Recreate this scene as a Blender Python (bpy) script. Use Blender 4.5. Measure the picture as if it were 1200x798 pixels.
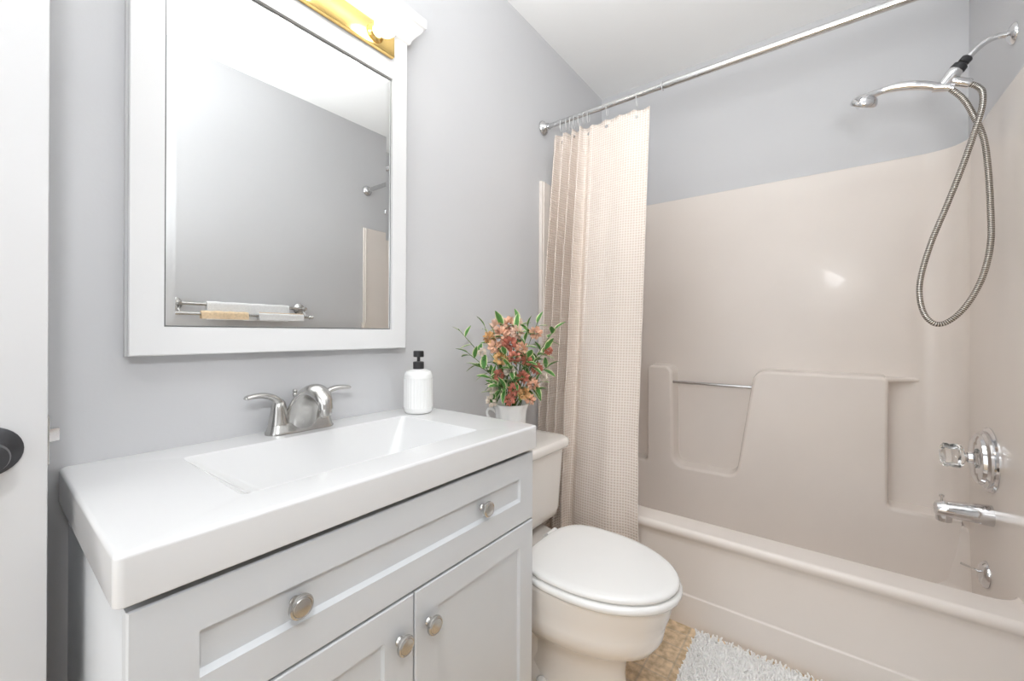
import bpy, bmesh, math, random
from mathutils import Vector, Matrix

for o in list(bpy.data.objects):
    bpy.data.objects.remove(o)
S = bpy.context.scene
COL = S.collection

# ------------------------------------------------------------------ camera
FPX = 480.9
YAW = 0.9189
ROLL = 0.0049
EYE = Vector((0.0, 0.0, 1.058))
fwd = Vector((math.sin(YAW), math.cos(YAW), 0))
rt = Vector((math.cos(YAW), -math.sin(YAW), 0))
up = Vector((0, 0, 1))
rt2 = rt * math.cos(ROLL) + up * math.sin(ROLL)
up2 = -rt * math.sin(ROLL) + up * math.cos(ROLL)
cd = bpy.data.cameras.new('camera')
cd.sensor_width = 36.0
cd.lens = 36.0 * FPX / 1200.0
cd.shift_y = -(399 - 390.3) / 1200.0
cd.clip_start = 0.02
cam = bpy.data.objects.new('camera', cd)
M = Matrix((rt2, up2, -fwd)).transposed().to_4x4()
M.translation = EYE
cam.matrix_world = M
COL.objects.link(cam)
S.camera = cam

# ------------------------------------------------------------------ world, lights, exposure
S.view_settings.view_transform = 'Standard'
S.view_settings.look = 'None'
S.view_settings.gamma = 1.0
S.view_settings.use_curve_mapping = False
S.view_settings.exposure = 0.12

W = bpy.data.worlds.new('world')
S.world = W
W.use_nodes = True
W.node_tree.nodes['Background'].inputs[0].default_value = (0.95, 0.975, 1.0, 1)
W.node_tree.nodes['Background'].inputs[1].default_value = 2.0
S.cycles.max_bounces = 10
S.cycles.diffuse_bounces = 6
S.cycles.glossy_bounces = 5
S.cycles.caustics_reflective = False
S.cycles.caustics_refractive = False
S.cycles.sample_clamp_indirect = 6.0

SKYLIGHT_STRENGTH = 2.0
BULB_STRENGTH = 13.0


def area_light(name, loc, target, power, size, size_y=None, color=(1, 1, 1)):
    l = bpy.data.lights.new(name, 'AREA')
    l.energy = power
    l.color = color
    l.size = size
    if size_y:
        l.shape = 'RECTANGLE'
        l.size_y = size_y
    o = bpy.data.objects.new(name, l)
    o.location = loc
    d = Vector(target) - Vector(loc)
    o.rotation_euler = d.to_track_quat('-Z', 'Y').to_euler()
    COL.objects.link(o)
    return o


# the photographer's flash beside the camera; two added fill lamps aimed at the ceiling
flash = area_light('flash_lamp', (-0.10, -0.06, 1.56), (0.75, 0.72, 1.15), 3.4, 0.16, color=(0.96, 0.98, 1.0))
flash.data.shape = 'DISK'
flash.data.spread = math.radians(135)
bounce = area_light('bounce_fill', (-0.20, 0.24, 1.30), (0.22, 0.30, 2.484), 14.0, 0.30, color=(0.93, 0.965, 1.0))  # added fill, brightens the room by way of the ceiling
bounce.data.spread = math.radians(85)
bounce_two = area_light('bounce_fill', (-0.22, -0.21, 1.30), (1.15, 0.14, 2.484), 7.5, 0.34, color=(0.93, 0.965, 1.0))  # added fill that lifts the ceiling and walls over the tub
bounce_two.data.spread = math.radians(85)

# ------------------------------------------------------------------ materials
def mat(name, color, rough=0.5, metal=0.0, spec=0.5, coat=0.0, coat_rough=0.05,
        noise=0.0, noise_scale=20.0, bump=0.0, bump_scale=200.0, trans=0.0, ior=1.45, emit=None, emit_s=0.0, sub=0.0):
    m = bpy.data.materials.new(name)
    m.use_nodes = True
    nt = m.node_tree
    b = nt.nodes['Principled BSDF']
    b.inputs['Base Color'].default_value = (*color, 1)
    b.inputs['Roughness'].default_value = rough
    b.inputs['Metallic'].default_value = metal
    b.inputs['Specular IOR Level'].default_value = spec
    b.inputs['Coat Weight'].default_value = coat
    b.inputs['Coat Roughness'].default_value = coat_rough
    b.inputs['Transmission Weight'].default_value = trans
    b.inputs['IOR'].default_value = ior
    if emit:
        b.inputs['Emission Color'].default_value = (*emit, 1)
        b.inputs['Emission Strength'].default_value = emit_s
    tc = nt.nodes.new('ShaderNodeTexCoord')
    if noise > 0:
        n = nt.nodes.new('ShaderNodeTexNoise')
        n.inputs['Scale'].default_value = noise_scale
        n.inputs['Detail'].default_value = 4
        nt.links.new(tc.outputs['Object'], n.inputs['Vector'])
        r = nt.nodes.new('ShaderNodeValToRGB')
        r.color_ramp.elements[0].position = 0.3
        r.color_ramp.elements[1].position = 0.7
        r.color_ramp.elements[0].color = (*[c * (1 - noise) for c in color], 1)
        r.color_ramp.elements[1].color = (*[min(1, c * (1 + noise)) for c in color], 1)
        nt.links.new(n.outputs['Fac'], r.inputs['Fac'])
        nt.links.new(r.outputs['Color'], b.inputs['Base Color'])
    if bump > 0:
        n2 = nt.nodes.new('ShaderNodeTexNoise')
        n2.inputs['Scale'].default_value = bump_scale
        n2.inputs['Detail'].default_value = 3
        nt.links.new(tc.outputs['Object'], n2.inputs['Vector'])
        bp = nt.nodes.new('ShaderNodeBump')
        bp.inputs['Strength'].default_value = bump
        bp.inputs['Distance'].default_value = 0.002
        nt.links.new(n2.outputs['Fac'], bp.inputs['Height'])
        nt.links.new(bp.outputs['Normal'], b.inputs['Normal'])
    return m


M_WALL = mat('grey_wall_paint', (0.625, 0.625, 0.635), rough=0.42, noise=0.012, noise_scale=3, bump=0.06, bump_scale=160)
M_CEIL = mat('white_ceiling_paint', (0.91, 0.91, 0.90), rough=0.6, noise=0.01, noise_scale=3, bump=0.05)
M_TRIM = mat('white_gloss_paint', (0.66, 0.66, 0.665), rough=0.35, noise=0.01, noise_scale=6)
M_FRAME = mat('white_frame_paint', (0.78, 0.78, 0.78), rough=0.3, noise=0.008, noise_scale=8)
M_VAN = mat('grey_cabinet_paint', (0.67, 0.69, 0.71), rough=0.36, noise=0.012, noise_scale=8, bump=0.03)
M_TOP = mat('white_cultured_marble', (0.72, 0.72, 0.72), rough=0.16, coat=0.3, noise=0.008, noise_scale=4)
M_NICKEL = mat('brushed_nickel', (0.56, 0.55, 0.53), rough=0.24, metal=1.0, noise=0.06, noise_scale=60)
M_CHROME = mat('chrome', (0.74, 0.74, 0.75), rough=0.07, metal=1.0, noise=0.02, noise_scale=30)
M_STEEL = mat('stainless_rod', (0.60, 0.60, 0.60), rough=0.2, metal=1.0, noise=0.05, noise_scale=40)
M_BRASS = mat('polished_brass', (0.86, 0.60, 0.22), rough=0.22, metal=1.0, noise=0.05, noise_scale=20)
M_MIRROR = mat('mirror_silver', (0.90, 0.91, 0.905), rough=0.0, metal=1.0)
M_TUB = mat('almond_fiberglass', (0.82, 0.755, 0.70), rough=0.26, coat=0.06, coat_rough=0.04, noise=0.015, noise_scale=4)
M_CHINA = mat('almond_china', (0.86, 0.82, 0.775), rough=0.12, coat=0.6, noise=0.015, noise_scale=5)
M_SEAT = mat('white_seat_plastic', (0.86, 0.855, 0.84), rough=0.2, coat=0.3, noise=0.008, noise_scale=5)
M_CERAMIC = mat('white_ceramic', (0.86, 0.86, 0.85), rough=0.18, coat=0.4, noise=0.01, noise_scale=20)
M_BLACK = mat('black_plastic', (0.03, 0.03, 0.032), rough=0.35, noise=0.1, noise_scale=40)
M_BRONZE = mat('dark_knob_metal', (0.07, 0.07, 0.075), rough=0.38, metal=0.7, noise=0.1, noise_scale=60)
M_CRYSTAL = mat('clear_acrylic', (0.97, 0.97, 0.96), rough=0.03, trans=0.95, ior=1.45, noise=0.01)
M_CLEAR = mat('translucent_ring_plastic', (0.93, 0.93, 0.92), rough=0.25, trans=0.35, noise=0.01)
M_BULB = mat('lit_bulb_glass', (1, 0.98, 0.94), rough=0.3, emit=(1.0, 0.95, 0.86), emit_s=BULB_STRENGTH)
M_PANE = mat('daylit_skylight_pane', (0.9, 0.9, 0.9), rough=0.5, emit=(0.97, 0.985, 1.0), emit_s=SKYLIGHT_STRENGTH)
M_TOWELW = mat('white_terry', (0.84, 0.84, 0.84), rough=0.95, spec=0.1, noise=0.05, noise_scale=120, bump=0.7, bump_scale=400)
M_TOWELP = mat('peach_terry', (0.80, 0.62, 0.42), rough=0.95, spec=0.1, noise=0.12, noise_scale=90, bump=0.7, bump_scale=400)
M_SHAG = mat('white_shag', (0.97, 0.955, 0.94), rough=0.95, spec=0.1, noise=0.04, noise_scale=60)
M_STEM = mat('green_stem', (0.13, 0.20, 0.05), rough=0.6, noise=0.2, noise_scale=60)
M_DARKLINE = mat('mirror_channel', (0.16, 0.16, 0.16), rough=0.4, noise=0.1)


def mat_floor():
    m = mat('tan_tile_vinyl', (0.62, 0.47, 0.31), rough=0.35)
    nt = m.node_tree
    b = nt.nodes['Principled BSDF']
    tc = nt.nodes.new('ShaderNodeTexCoord')
    br = nt.nodes.new('ShaderNodeTexBrick')
    br.offset = 0.0
    br.inputs['Scale'].default_value = 1.0
    br.inputs['Brick Width'].default_value = 0.076
    br.inputs['Row Height'].default_value = 0.076
    br.inputs['Mortar Size'].default_value = 0.003
    br.inputs['Color1'].default_value = (0.76, 0.61, 0.43, 1)
    br.inputs['Color2'].default_value = (0.72, 0.565, 0.385, 1)
    br.inputs['Mortar'].default_value = (0.62, 0.51, 0.38, 1)
    nt.links.new(tc.outputs['Object'], br.inputs['Vector'])
    n = nt.nodes.new('ShaderNodeTexNoise')
    n.inputs['Scale'].default_value = 45
    n.inputs['Detail'].default_value = 6
    nt.links.new(tc.outputs['Object'], n.inputs['Vector'])
    r = nt.nodes.new('ShaderNodeValToRGB')
    r.color_ramp.elements[0].position = 0.35
    r.color_ramp.elements[0].color = (0.72, 0.66, 0.58, 1)
    r.color_ramp.elements[1].position = 0.65
    r.color_ramp.elements[1].color = (1.12, 1.1, 1.08, 1)
    nt.links.new(n.outputs['Fac'], r.inputs['Fac'])
    mx = nt.nodes.new('ShaderNodeMix')
    mx.data_type = 'RGBA'
    mx.blend_type = 'MULTIPLY'
    mx.inputs[0].default_value = 1.0
    nt.links.new(br.outputs['Color'], mx.inputs[6])
    nt.links.new(r.outputs['Color'], mx.inputs[7])
    nt.links.new(mx.outputs[2], b.inputs['Base Color'])
    return m


def mat_waffle():
    m = mat('blush_waffle_weave', (0.80, 0.69, 0.60), rough=0.9, spec=0.15)
    nt = m.node_tree
    b = nt.nodes['Principled BSDF']
    uv = nt.nodes.new('ShaderNodeUVMap')
    sep = nt.nodes.new('ShaderNodeSeparateXYZ')
    nt.links.new(uv.outputs['UV'], sep.inputs[0])

    def wave(out):
        a = nt.nodes.new('ShaderNodeMath'); a.operation = 'MULTIPLY'
        a.inputs[1].default_value = math.pi / 0.0108
        nt.links.new(out, a.inputs[0])
        s = nt.nodes.new('ShaderNodeMath'); s.operation = 'SINE'
        nt.links.new(a.outputs[0], s.inputs[0])
        ab = nt.nodes.new('ShaderNodeMath'); ab.operation = 'ABSOLUTE'
        nt.links.new(s.outputs[0], ab.inputs[0])
        return ab.outputs[0]
    wx, wy = wave(sep.outputs[0]), wave(sep.outputs[1])
    mn = nt.nodes.new('ShaderNodeMath'); mn.operation = 'MULTIPLY'
    nt.links.new(wx, mn.inputs[0]); nt.links.new(wy, mn.inputs[1])
    r = nt.nodes.new('ShaderNodeValToRGB')
    r.color_ramp.elements[0].position = 0.05
    r.color_ramp.elements[0].color = (0.86, 0.785, 0.72, 1)
    r.color_ramp.elements[1].position = 0.9
    r.color_ramp.elements[1].color = (0.72, 0.60, 0.515, 1)
    nt.links.new(mn.outputs[0], r.inputs['Fac'])
    nt.links.new(r.outputs['Color'], b.inputs['Base Color'])
    inv = nt.nodes.new('ShaderNodeMath'); inv.operation = 'SUBTRACT'
    inv.inputs[0].default_value = 1.0
    nt.links.new(mn.outputs[0], inv.inputs[1])
    bp = nt.nodes.new('ShaderNodeBump')
    bp.inputs['Strength'].default_value = 0.7
    bp.inputs['Distance'].default_value = 0.003
    nt.links.new(inv.outputs[0], bp.inputs['Height'])
    nt.links.new(bp.outputs['Normal'], b.inputs['Normal'])
    b.inputs['Subsurface Weight'].default_value = 0.0
    return m


def mat_hose():
    m = mat('ribbed_steel_hose', (0.50, 0.47, 0.43), rough=0.22, metal=1.0)
    nt = m.node_tree
    b = nt.nodes['Principled BSDF']
    uv = nt.nodes.new('ShaderNodeUVMap')
    sep = nt.nodes.new('ShaderNodeSeparateXYZ')
    nt.links.new(uv.outputs['UV'], sep.inputs[0])
    a = nt.nodes.new('ShaderNodeMath'); a.operation = 'MULTIPLY'
    a.inputs[1].default_value = 2 * math.pi / 0.0056
    nt.links.new(sep.outputs[1], a.inputs[0])
    s = nt.nodes.new('ShaderNodeMath'); s.operation = 'SINE'
    nt.links.new(a.outputs[0], s.inputs[0])
    r = nt.nodes.new('ShaderNodeMapRange')
    r.inputs[1].default_value = -1
    nt.links.new(s.outputs[0], r.inputs[0])
    cr = nt.nodes.new('ShaderNodeValToRGB')
    cr.color_ramp.elements[0].color = (0.14, 0.12, 0.10, 1)
    cr.color_ramp.elements[0].position = 0.15
    cr.color_ramp.elements[1].color = (0.68, 0.65, 0.60, 1)
    cr.color_ramp.elements[1].position = 0.6
    nt.links.new(r.outputs[0], cr.inputs['Fac'])
    nt.links.new(cr.outputs['Color'], b.inputs['Base Color'])
    bp = nt.nodes.new('ShaderNodeBump')
    bp.inputs['Strength'].default_value = 0.8
    bp.inputs['Distance'].default_value = 0.0015
    nt.links.new(r.outputs[0], bp.inputs['Height'])
    nt.links.new(bp.outputs['Normal'], b.inputs['Normal'])
    return m


def mat_leaf():
    m = mat('variegated_leaf', (0.1, 0.3, 0.05), rough=0.45)
    nt = m.node_tree
    b = nt.nodes['Principled BSDF']
    uv = nt.nodes.new('ShaderNodeUVMap')
    sep = nt.nodes.new('ShaderNodeSeparateXYZ')
    nt.links.new(uv.outputs['UV'], sep.inputs[0])
    tc = nt.nodes.new('ShaderNodeTexCoord')
    n = nt.nodes.new('ShaderNodeTexNoise')
    n.inputs['Scale'].default_value = 60
    nt.links.new(tc.outputs['Object'], n.inputs['Vector'])
    ad = nt.nodes.new('ShaderNodeMath'); ad.operation = 'MULTIPLY_ADD'
    ad.inputs[1].default_value = 0.5
    nt.links.new(n.outputs['Fac'], ad.inputs[0])
    nt.links.new(sep.outputs[0], ad.inputs[2])
    r = nt.nodes.new('ShaderNodeValToRGB')
    e = r.color_ramp.elements
    e[0].position = 0.3; e[0].color = (0.07, 0.20, 0.05, 1)
    e[1].position = 1.12; e[1].color = (0.72, 0.72, 0.45, 1)
    k = e.new(0.95); k.color = (0.12, 0.30, 0.06, 1)
    nt.links.new(ad.outputs[0], r.inputs['Fac'])
    nt.links.new(r.outputs['Color'], b.inputs['Base Color'])
    return m


M_FLOOR = mat_floor()
M_WAFFLE = mat_waffle()
M_HOSE = mat_hose()
M_LEAF = mat_leaf()
M_BLOOM = [mat('peach_blossom', (0.84, 0.53, 0.38), rough=0.8, noise=0.18, noise_scale=70),
           mat('pale_pink_blossom', (0.86, 0.64, 0.52), rough=0.8, noise=0.12, noise_scale=70),
           mat('coral_blossom', (0.62, 0.24, 0.17), rough=0.8, noise=0.2, noise_scale=70),
           mat('amber_blossom', (0.72, 0.44, 0.20), rough=0.8, noise=0.2, noise_scale=70),
           mat('cream_blossom', (0.85, 0.76, 0.66), rough=0.8, noise=0.08, noise_scale=70)]


# ------------------------------------------------------------------ mesh helpers
class MB:
    """collects shapes into one mesh"""
    def __init__(self):
        self.v, self.f, self.uv = [], [], {}

    def add(self, verts, faces):
        o = len(self.v)
        self.v += [tuple(p) for p in verts]
        self.f += [tuple(i + o for i in f) for f in faces]
        return o

    def bm(self, b):
        b.verts.index_update()
        self.add([v.co[:] for v in b.verts], [[v.index for v in f.verts] for f in b.faces])
        b.free()
        return self

    def box(self, x0, x1, y0, y1, z0, z1, bev=0.0, seg=2):
        b = bmesh.new()
        bmesh.ops.create_cube(b, size=1)
        for v in b.verts:
            v.co = Vector((x0 + (v.co.x + .5) * (x1 - x0), y0 + (v.co.y + .5) * (y1 - y0), z0 + (v.co.z + .5) * (z1 - z0)))
        if bev > 0:
            bmesh.ops.bevel(b, geom=b.edges[:], offset=bev, segments=seg, profile=.5, affect='EDGES')
        return self.bm(b)

    def loft(self, rings, cap0=True, cap1=True, closed=True):
        n = len(rings[0])
        o = len(self.v)
        for r in rings:
            self.v += [tuple(p) for p in r]
        for i in range(len(rings) - 1):
            for j in range(n if closed else n - 1):
                k = (j + 1) % n
                self.f.append((o + i * n + j, o + i * n + k, o + (i + 1) * n + k, o + (i + 1) * n + j))
        if cap0:
            self.f.append(tuple(o + j for j in reversed(range(n))))
        if cap1:
            self.f.append(tuple(o + (len(rings) - 1) * n + j for j in range(n)))
        return self

    def tube(self, pts, rad, seg=14, caps=True, uv=False, squash=None):
        pts = [Vector(p) for p in pts]
        if not hasattr(rad, '__len__'):
            rad = [rad] * len(pts)
        tang = []
        for i in range(len(pts)):
            a = pts[max(0, i - 1)]
            c = pts[min(len(pts) - 1, i + 1)]
            tang.append((c - a).normalized())
        ref = Vector((0, 0, 1)) if abs(tang[0].z) < .9 else Vector((1, 0, 0))
        nrm = (ref - tang[0] * ref.dot(tang[0])).normalized()
        rings = []
        L = 0
        o = len(self.v)
        for i, p in enumerate(pts):
            t = tang[i]
            nrm = (nrm - t * nrm.dot(t)).normalized()
            bn = t.cross(nrm)
            rr = rad[i]
            ra, rb = (rr, rr) if not hasattr(rr, '__len__') else rr
            rings.append([p + nrm * ra * math.cos(2 * math.pi * k / seg) + bn * rb * math.sin(2 * math.pi * k / seg) for k in range(seg)])
            if i:
                L += (p - pts[i - 1]).length
            if uv:
                for k in range(seg):
                    self.uv[o + i * seg + k] = (k / seg, L)
        self.loft(rings, caps, caps)
        return self

    def lathe(self, prof, origin=(0, 0, 0), axis=(0, 0, 1), seg=28, caps=True, flute=None):
        """prof: list of (radius, height along the axis)"""
        a = Vector(axis).normalized()
        ref = Vector((1, 0, 0)) if abs(a.x) < .9 else Vector((0, 0, 1))
        e1 = (ref - a * ref.dot(a)).normalized()
        e2 = a.cross(e1)
        O = Vector(origin)
        rings = []
        for (r, h) in prof:
            ring = []
            for k in range(seg):
                q = 2 * math.pi * k / seg
                rr = r
                if flute and flute[0] <= h <= flute[1]:
                    rr = r - flute[2] * (k % 2)
                ring.append(O + a * h + e1 * rr * math.cos(q) + e2 * rr * math.sin(q))
            rings.append(ring)
        return self.loft(rings, caps, caps)

    def sphere(self, c, r, nu=16, nv=10, scale=(1, 1, 1)):
        prof = []
        rings = []
        for i in range(1, nv):
            t = math.pi * i / nv
            rings.append([Vector(c) + Vector((r * math.sin(t) * math.cos(2 * math.pi * k / nu) * scale[0],
                                              r * math.sin(t) * math.sin(2 * math.pi * k / nu) * scale[1],
                                              -r * math.cos(t) * scale[2])) for k in range(nu)])
        o = len(self.v)
        self.loft(rings, False, False)
        n = len(self.v)
        self.v.append(tuple(Vector(c) + Vector((0, 0, -r * scale[2]))))
        self.v.append(tuple(Vector(c) + Vector((0, 0, r * scale[2]))))
        for k in range(nu):
            self.f.append((n, o + (k + 1) % nu, o + k))
            self.f.append((n + 1, o + (nv - 2) * nu + k, o + (nv - 2) * nu + (k + 1) % nu))
        return self

    def build(self, name, material, parent=None, smooth=True, angle=35, sub=0, recalc=True, bevel=0.0, wn=False):
        me = bpy.data.meshes.new(name)
        me.from_pydata(self.v, [], self.f)
        if self.uv:
            l = me.uv_layers.new(name='UVMap')
            for lp in me.loops:
                l.data[lp.index].uv = self.uv.get(lp.vertex_index, (0, 0))
        if recalc:
            b = bmesh.new()
            b.from_mesh(me)
            bmesh.ops.recalc_face_normals(b, faces=b.faces[:])
            b.to_mesh(me)
            b.free()
        me.materials.append(material)
        me.update()
        if smooth:
            me.shade_smooth()
            if angle < 180 and not sub:
                b = bmesh.new()
                b.from_mesh(me)
                lim = math.radians(angle)
                for e in b.edges:
                    if len(e.link_faces) == 2 and e.calc_face_angle(0) > lim:
                        e.smooth = False
                b.to_mesh(me)
                b.free()
        o = bpy.data.objects.new(name, me)
        COL.objects.link(o)
        if parent is not None:
            o.parent = parent
            o.matrix_parent_inverse = parent_inv(parent)
        if sub:
            s = o.modifiers.new('subdivision', 'SUBSURF')
            s.levels = sub
            s.render_levels = sub
        if wn:
            s = o.modifiers.new('weighted_normal', 'WEIGHTED_NORMAL')
            s.keep_sharp = True
        if bevel:
            s = o.modifiers.new('bevel', 'BEVEL')
            s.width = bevel
            s.segments = 2
            s.limit_method = 'ANGLE'
        return o


def parent_inv(p):
    # parts are built in world coordinates; only the Empties stand away from the origin
    return Matrix.Translation(-Vector(p.location)) if p.type == 'EMPTY' else Matrix.Identity(4)


def thing(name, label, cat, loc=(0, 0, 0), group=None):
    o = bpy.data.objects.new(name, None)
    o.empty_display_size = 0.05
    o.location = loc
    COL.objects.link(o)
    tag(o, label, cat, group)
    return o


def tag(o, label, cat, group=None):
    o['label'] = label
    o['category'] = cat
    if group:
        o['group'] = group
    return o


def struct(o, label=None):
    o['kind'] = 'structure'
    if label:
        o['label'] = label
    return o


def rrect(x0, x1, y0, y1, r, z, n=6):
    r = max(r, 1e-4)
    pts = []
    for (cx, cy, a0) in ((x1 - r, y1 - r, 0), (x0 + r, y1 - r, 90), (x0 + r, y0 + r, 180), (x1 - r, y0 + r, 270)):
        for k in range(n + 1):
            a = math.radians(a0 + 90 * k / n)
            pts.append(Vector((cx + r * math.cos(a), cy + r * math.sin(a), z)))
    return pts


def catmull(pts, n=8):
    P = [Vector(p) for p in pts]
    P = [P[0] * 2 - P[1]] + P + [P[-1] * 2 - P[-2]]
    out = []
    for i in range(1, len(P) - 2):
        for k in range(n):
            t = k / n
            a, b, c, d = P[i - 1], P[i], P[i + 1], P[i + 2]
            out.append(0.5 * ((2 * b) + (c - a) * t + (2 * a - 5 * b + 4 * c - d) * t * t + (3 * b - a - 3 * c + d) * t ** 3))
    out.append(P[-2])
    return out


# ------------------------------------------------------------------ the room
XL, XB = -0.72, 2.317          # left wall, back wall behind the tub
YV, YR = 1.089, -0.435         # vanity wall, right wall
ZC = 2.484
T = 0.10

struct(MB().box(XL - T - 1.2, XB + T, YR - T, YV + T, -0.06, 0).build('floor', M_FLOOR, smooth=False))
struct(MB().box(XL - T, XB + T, YV, YV + T, 0, ZC + .1).build('wall_front', M_WALL, smooth=False), 'light grey painted wall behind the vanity')
struct(MB().box(XB, XB + T, YR - T, YV, 0, ZC + .1).build('wall_back', M_WALL, smooth=False), 'light grey painted wall behind the tub')
struct(MB().box(XL - T, XB, YR - T, YR, 0, ZC + .1).build('wall_right', M_WALL, smooth=False), 'light grey painted wall with the towel bars')
# left wall with the doorway the door is hinged in
wl = MB()
wl.box(XL - T, XL, 0.93, YV, 0, ZC + .1)
wl.box(XL - T, XL, YR, 0.02, 0, ZC + .1)
wl.box(XL - T, XL, 0.02, 0.93, 2.06, ZC + .1)
struct(wl.build('wall_left', M_WALL, smooth=False))
tr = MB()
tr.box(XL - .005, XL + .014, 0.93, 0.985, 0, 2.12, .003)
tr.box(XL - .005, XL + .014, -0.035, 0.02, 0, 2.12, .003)
tr.box(XL - .005, XL + .014, 0.02, 0.93, 2.06, 2.12, .003)
struct(tr.build('trim_1', M_TRIM), 'white door casing on the left wall')
# ceiling with the skylight opening and its shaft
SX0, SX1, SY0, SY1, SZ = 0.42, 1.308, -0.04, 0.52, 2.95
c = MB()
c.box(XL - T, SX0, YR, YV, ZC, ZC + T)
c.box(SX1, XB, YR, YV, ZC, ZC + T)
c.box(SX0, SX1, YR, SY0, ZC, ZC + T)
c.box(SX0, SX1, SY1, YV, ZC, ZC + T)
c.box(SX0 - .02, SX0, SY0 - .02, SY1 + .02, ZC + T, SZ)
c.box(SX1, SX1 + .02, SY0 - .02, SY1 + .02, ZC + T, SZ)
c.box(SX0, SX1, SY0 - .02, SY0, ZC + T, SZ)
c.box(SX0, SX1, SY1, SY1 + .02, ZC + T, SZ)
struct(c.build('ceiling', M_CEIL, smooth=False))
win = MB()
win.box(SX0 - .03, SX1 + .03, SY0 - .03, SY0 + .03, SZ, SZ + .04, .004)
win.box(SX0 - .03, SX1 + .03, SY1 - .03, SY1 + .03, SZ, SZ + .04, .004)
win.box(SX0 - .03, SX0 + .03, SY0 + .03, SY1 - .03, SZ, SZ + .04, .004)
win.box(SX1 - .03, SX1 + .03, SY0 + .03, SY1 - .03, SZ, SZ + .04, .004)
w1 = struct(win.build('window_1', M_TRIM), 'white framed skylight above the ceiling shaft')
MB().box(SX0 + .03, SX1 - .03, SY0 + .03, SY1 - .03, SZ + .01, SZ + .025).build('pane', M_PANE, w1, smooth=False)
# baseboards
struct(MB().box(0.915, 1.555, YV - .014, YV, 0, .09, .004).build('baseboard_front', M_TRIM), 'white baseboard behind the toilet')
struct(MB().box(XL + .015, 1.555, YR, YR + .014, 0, .09, .004).build('baseboard_right', M_TRIM))

# the open door
DY = 0.885
dm = MB().box(-0.70, 0.0645, DY, DY + .035, 0.012, 2.04, .002)
door = struct(dm.build('door_1', M_TRIM), 'white door standing open beside the vanity')
k = MB().lathe([(0.0335, 0), (0.0335, .003), (0.029, .007), (0.016, .009), (0.0125, .012), (0.0115, .026), (.015, .032), (.019, .041), (.0205, .05), (.019, .058), (.010, .063)],
               (0.009, DY, 0.896), (0, -1, 0), 32).build('door_knob', M_BRONZE, door)
k['label'] = 'dark round door knob and rose'
MB().box(0.064, 0.0665, DY + .004, DY + .03, .865, .935, .0008).build('latch_plate', M_NICKEL, door)
lb = MB()
lb.loft([[(0.066, DY + .008, .897), (0.066, DY + .026, .897), (0.066, DY + .026, .915), (0.066, DY + .008, .915)],
         [(0.077, DY + .014, .897), (0.077, DY + .026, .897), (0.077, DY + .026, .915), (0.077, DY + .014, .915)]])
lb.build('latch_bolt', M_CHROME, door, smooth=False)

# ------------------------------------------------------------------ vanity cabinet
VX0, VX1, VY = 0.104, 0.908, 0.640       # carcass front at VY, doors in front of it
van = thing('bathroom_vanity', 'light grey vanity cabinet with one wide drawer above two shaker doors', 'cabinet', (0.506, 0.86, 0))
b = MB()
b.box(VX0, VX0 + .016, VY, YV - .002, 0, .752, .001)
b.box(VX1 - .016, VX1, VY, YV - .002, 0, .752, .001)
b.box(VX0 + .016, VX1 - .016, VY, YV - .002, .09, .106)
b.box(VX0 + .016, VX1 - .016, YV - .012, YV - .002, .106, .752)
b.box(VX0 + .016, VX1 - .016, VY, VY + .018, .555, .575)
b.box(VX0 + .016, VX1 - .016, VY, VY + .018, .106, .13)
b.build('carcass', M_VAN, van)
MB().box(VX0 + .016, VX1 - .016, VY + .05, VY + .066, 0, .09).build('toe_kick', M_VAN, van)


def shaker(name, x0, x1, z0, z1, ix0, ix1, iz0, iz1, yb, yf):
    def R(a, c_, e, g, y):
        return [(a, y, e), (c_, y, e), (c_, y, g), (a, y, g)]
    m = MB()
    m.loft([R(x0, x1, z0, z1, yb), R(x0, x1, z0, z1, yf + .002), R(x0 + .002, x1 - .002, z0 + .002, z1 - .002, yf),
            R(ix0, ix1, iz0, iz1, yf), R(ix0 + .002, ix1 - .002, iz0 + .006, iz1 - .002, yf + .008)])
    return m.build(name, M_VAN, van, smooth=False)


def knob(x, z, parent, yf):
    m = MB().lathe([(.0075, 0), (.0075, .001), (.0085, .003), (.0068, .006), (.0055, .010), (.0062, .014), (.0150, .0165), (.0175, .0185),
                    (.0180, .0215), (.0170, .0245), (.0145, .0262), (.0135, .0255), (.0128, .0262), (.004, .0275)], (x, yf, z), (0, -1, 0), 32)
    return m.build('knob', M_NICKEL, parent)


YB, YF = VY, 0.620
dr = shaker('drawer', VX0, VX1, .567, .742, .172, .852, .625, .684, YB, YF)
knob(.291, .657, dr, YF + .008)
knob(.7105, .657, dr, YF + .008)
d1 = shaker('door', VX0, .509, .075, .562, .168, .444, .135, .505, YB, YF)
knob(.474, .493, d1, YF)
d2 = shaker('door', .5125, VX1, .075, .562, .570, .852, .135, .508, YB, YF)
knob(.5435, .491, d2, YF)

# ------------------------------------------------------------------ sink top
CX0, CX1, CY0, CY1, CZ0, CZ1 = 0.0915, 0.913, 0.609, YV - .001, .7535, .8135
m = MB()
n = 5
rg = []
rg.append(rrect(CX0 + .002, CX1 - .002, CY0 + .002, CY1, .009, CZ0, n))
rg.append(rrect(CX0, CX1, CY0, CY1, .010, CZ0 + .002, n))
rg.append(rrect(CX0, CX1, CY0, CY1, .010, CZ1 - .006, n))
rg.append(rrect(CX0 + .0015, CX1 - .0015, CY0 + .0015, CY1, .010, CZ1 - .0015, n))
rg.append(rrect(CX0 + .006, CX1 - .006, CY0 + .006, CY1 - .001, .008, CZ1, n))
bx0, bx1, by0, by1 = 0.243, 0.772, 0.692, 0.990
rg.append(rrect(bx0, bx1, by0, by1, .012, CZ1, n))
rg.append(rrect(bx0 + .003, bx1 - .003, by0 + .003, by1 - .003, .012, CZ1 - .003, n))
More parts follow.
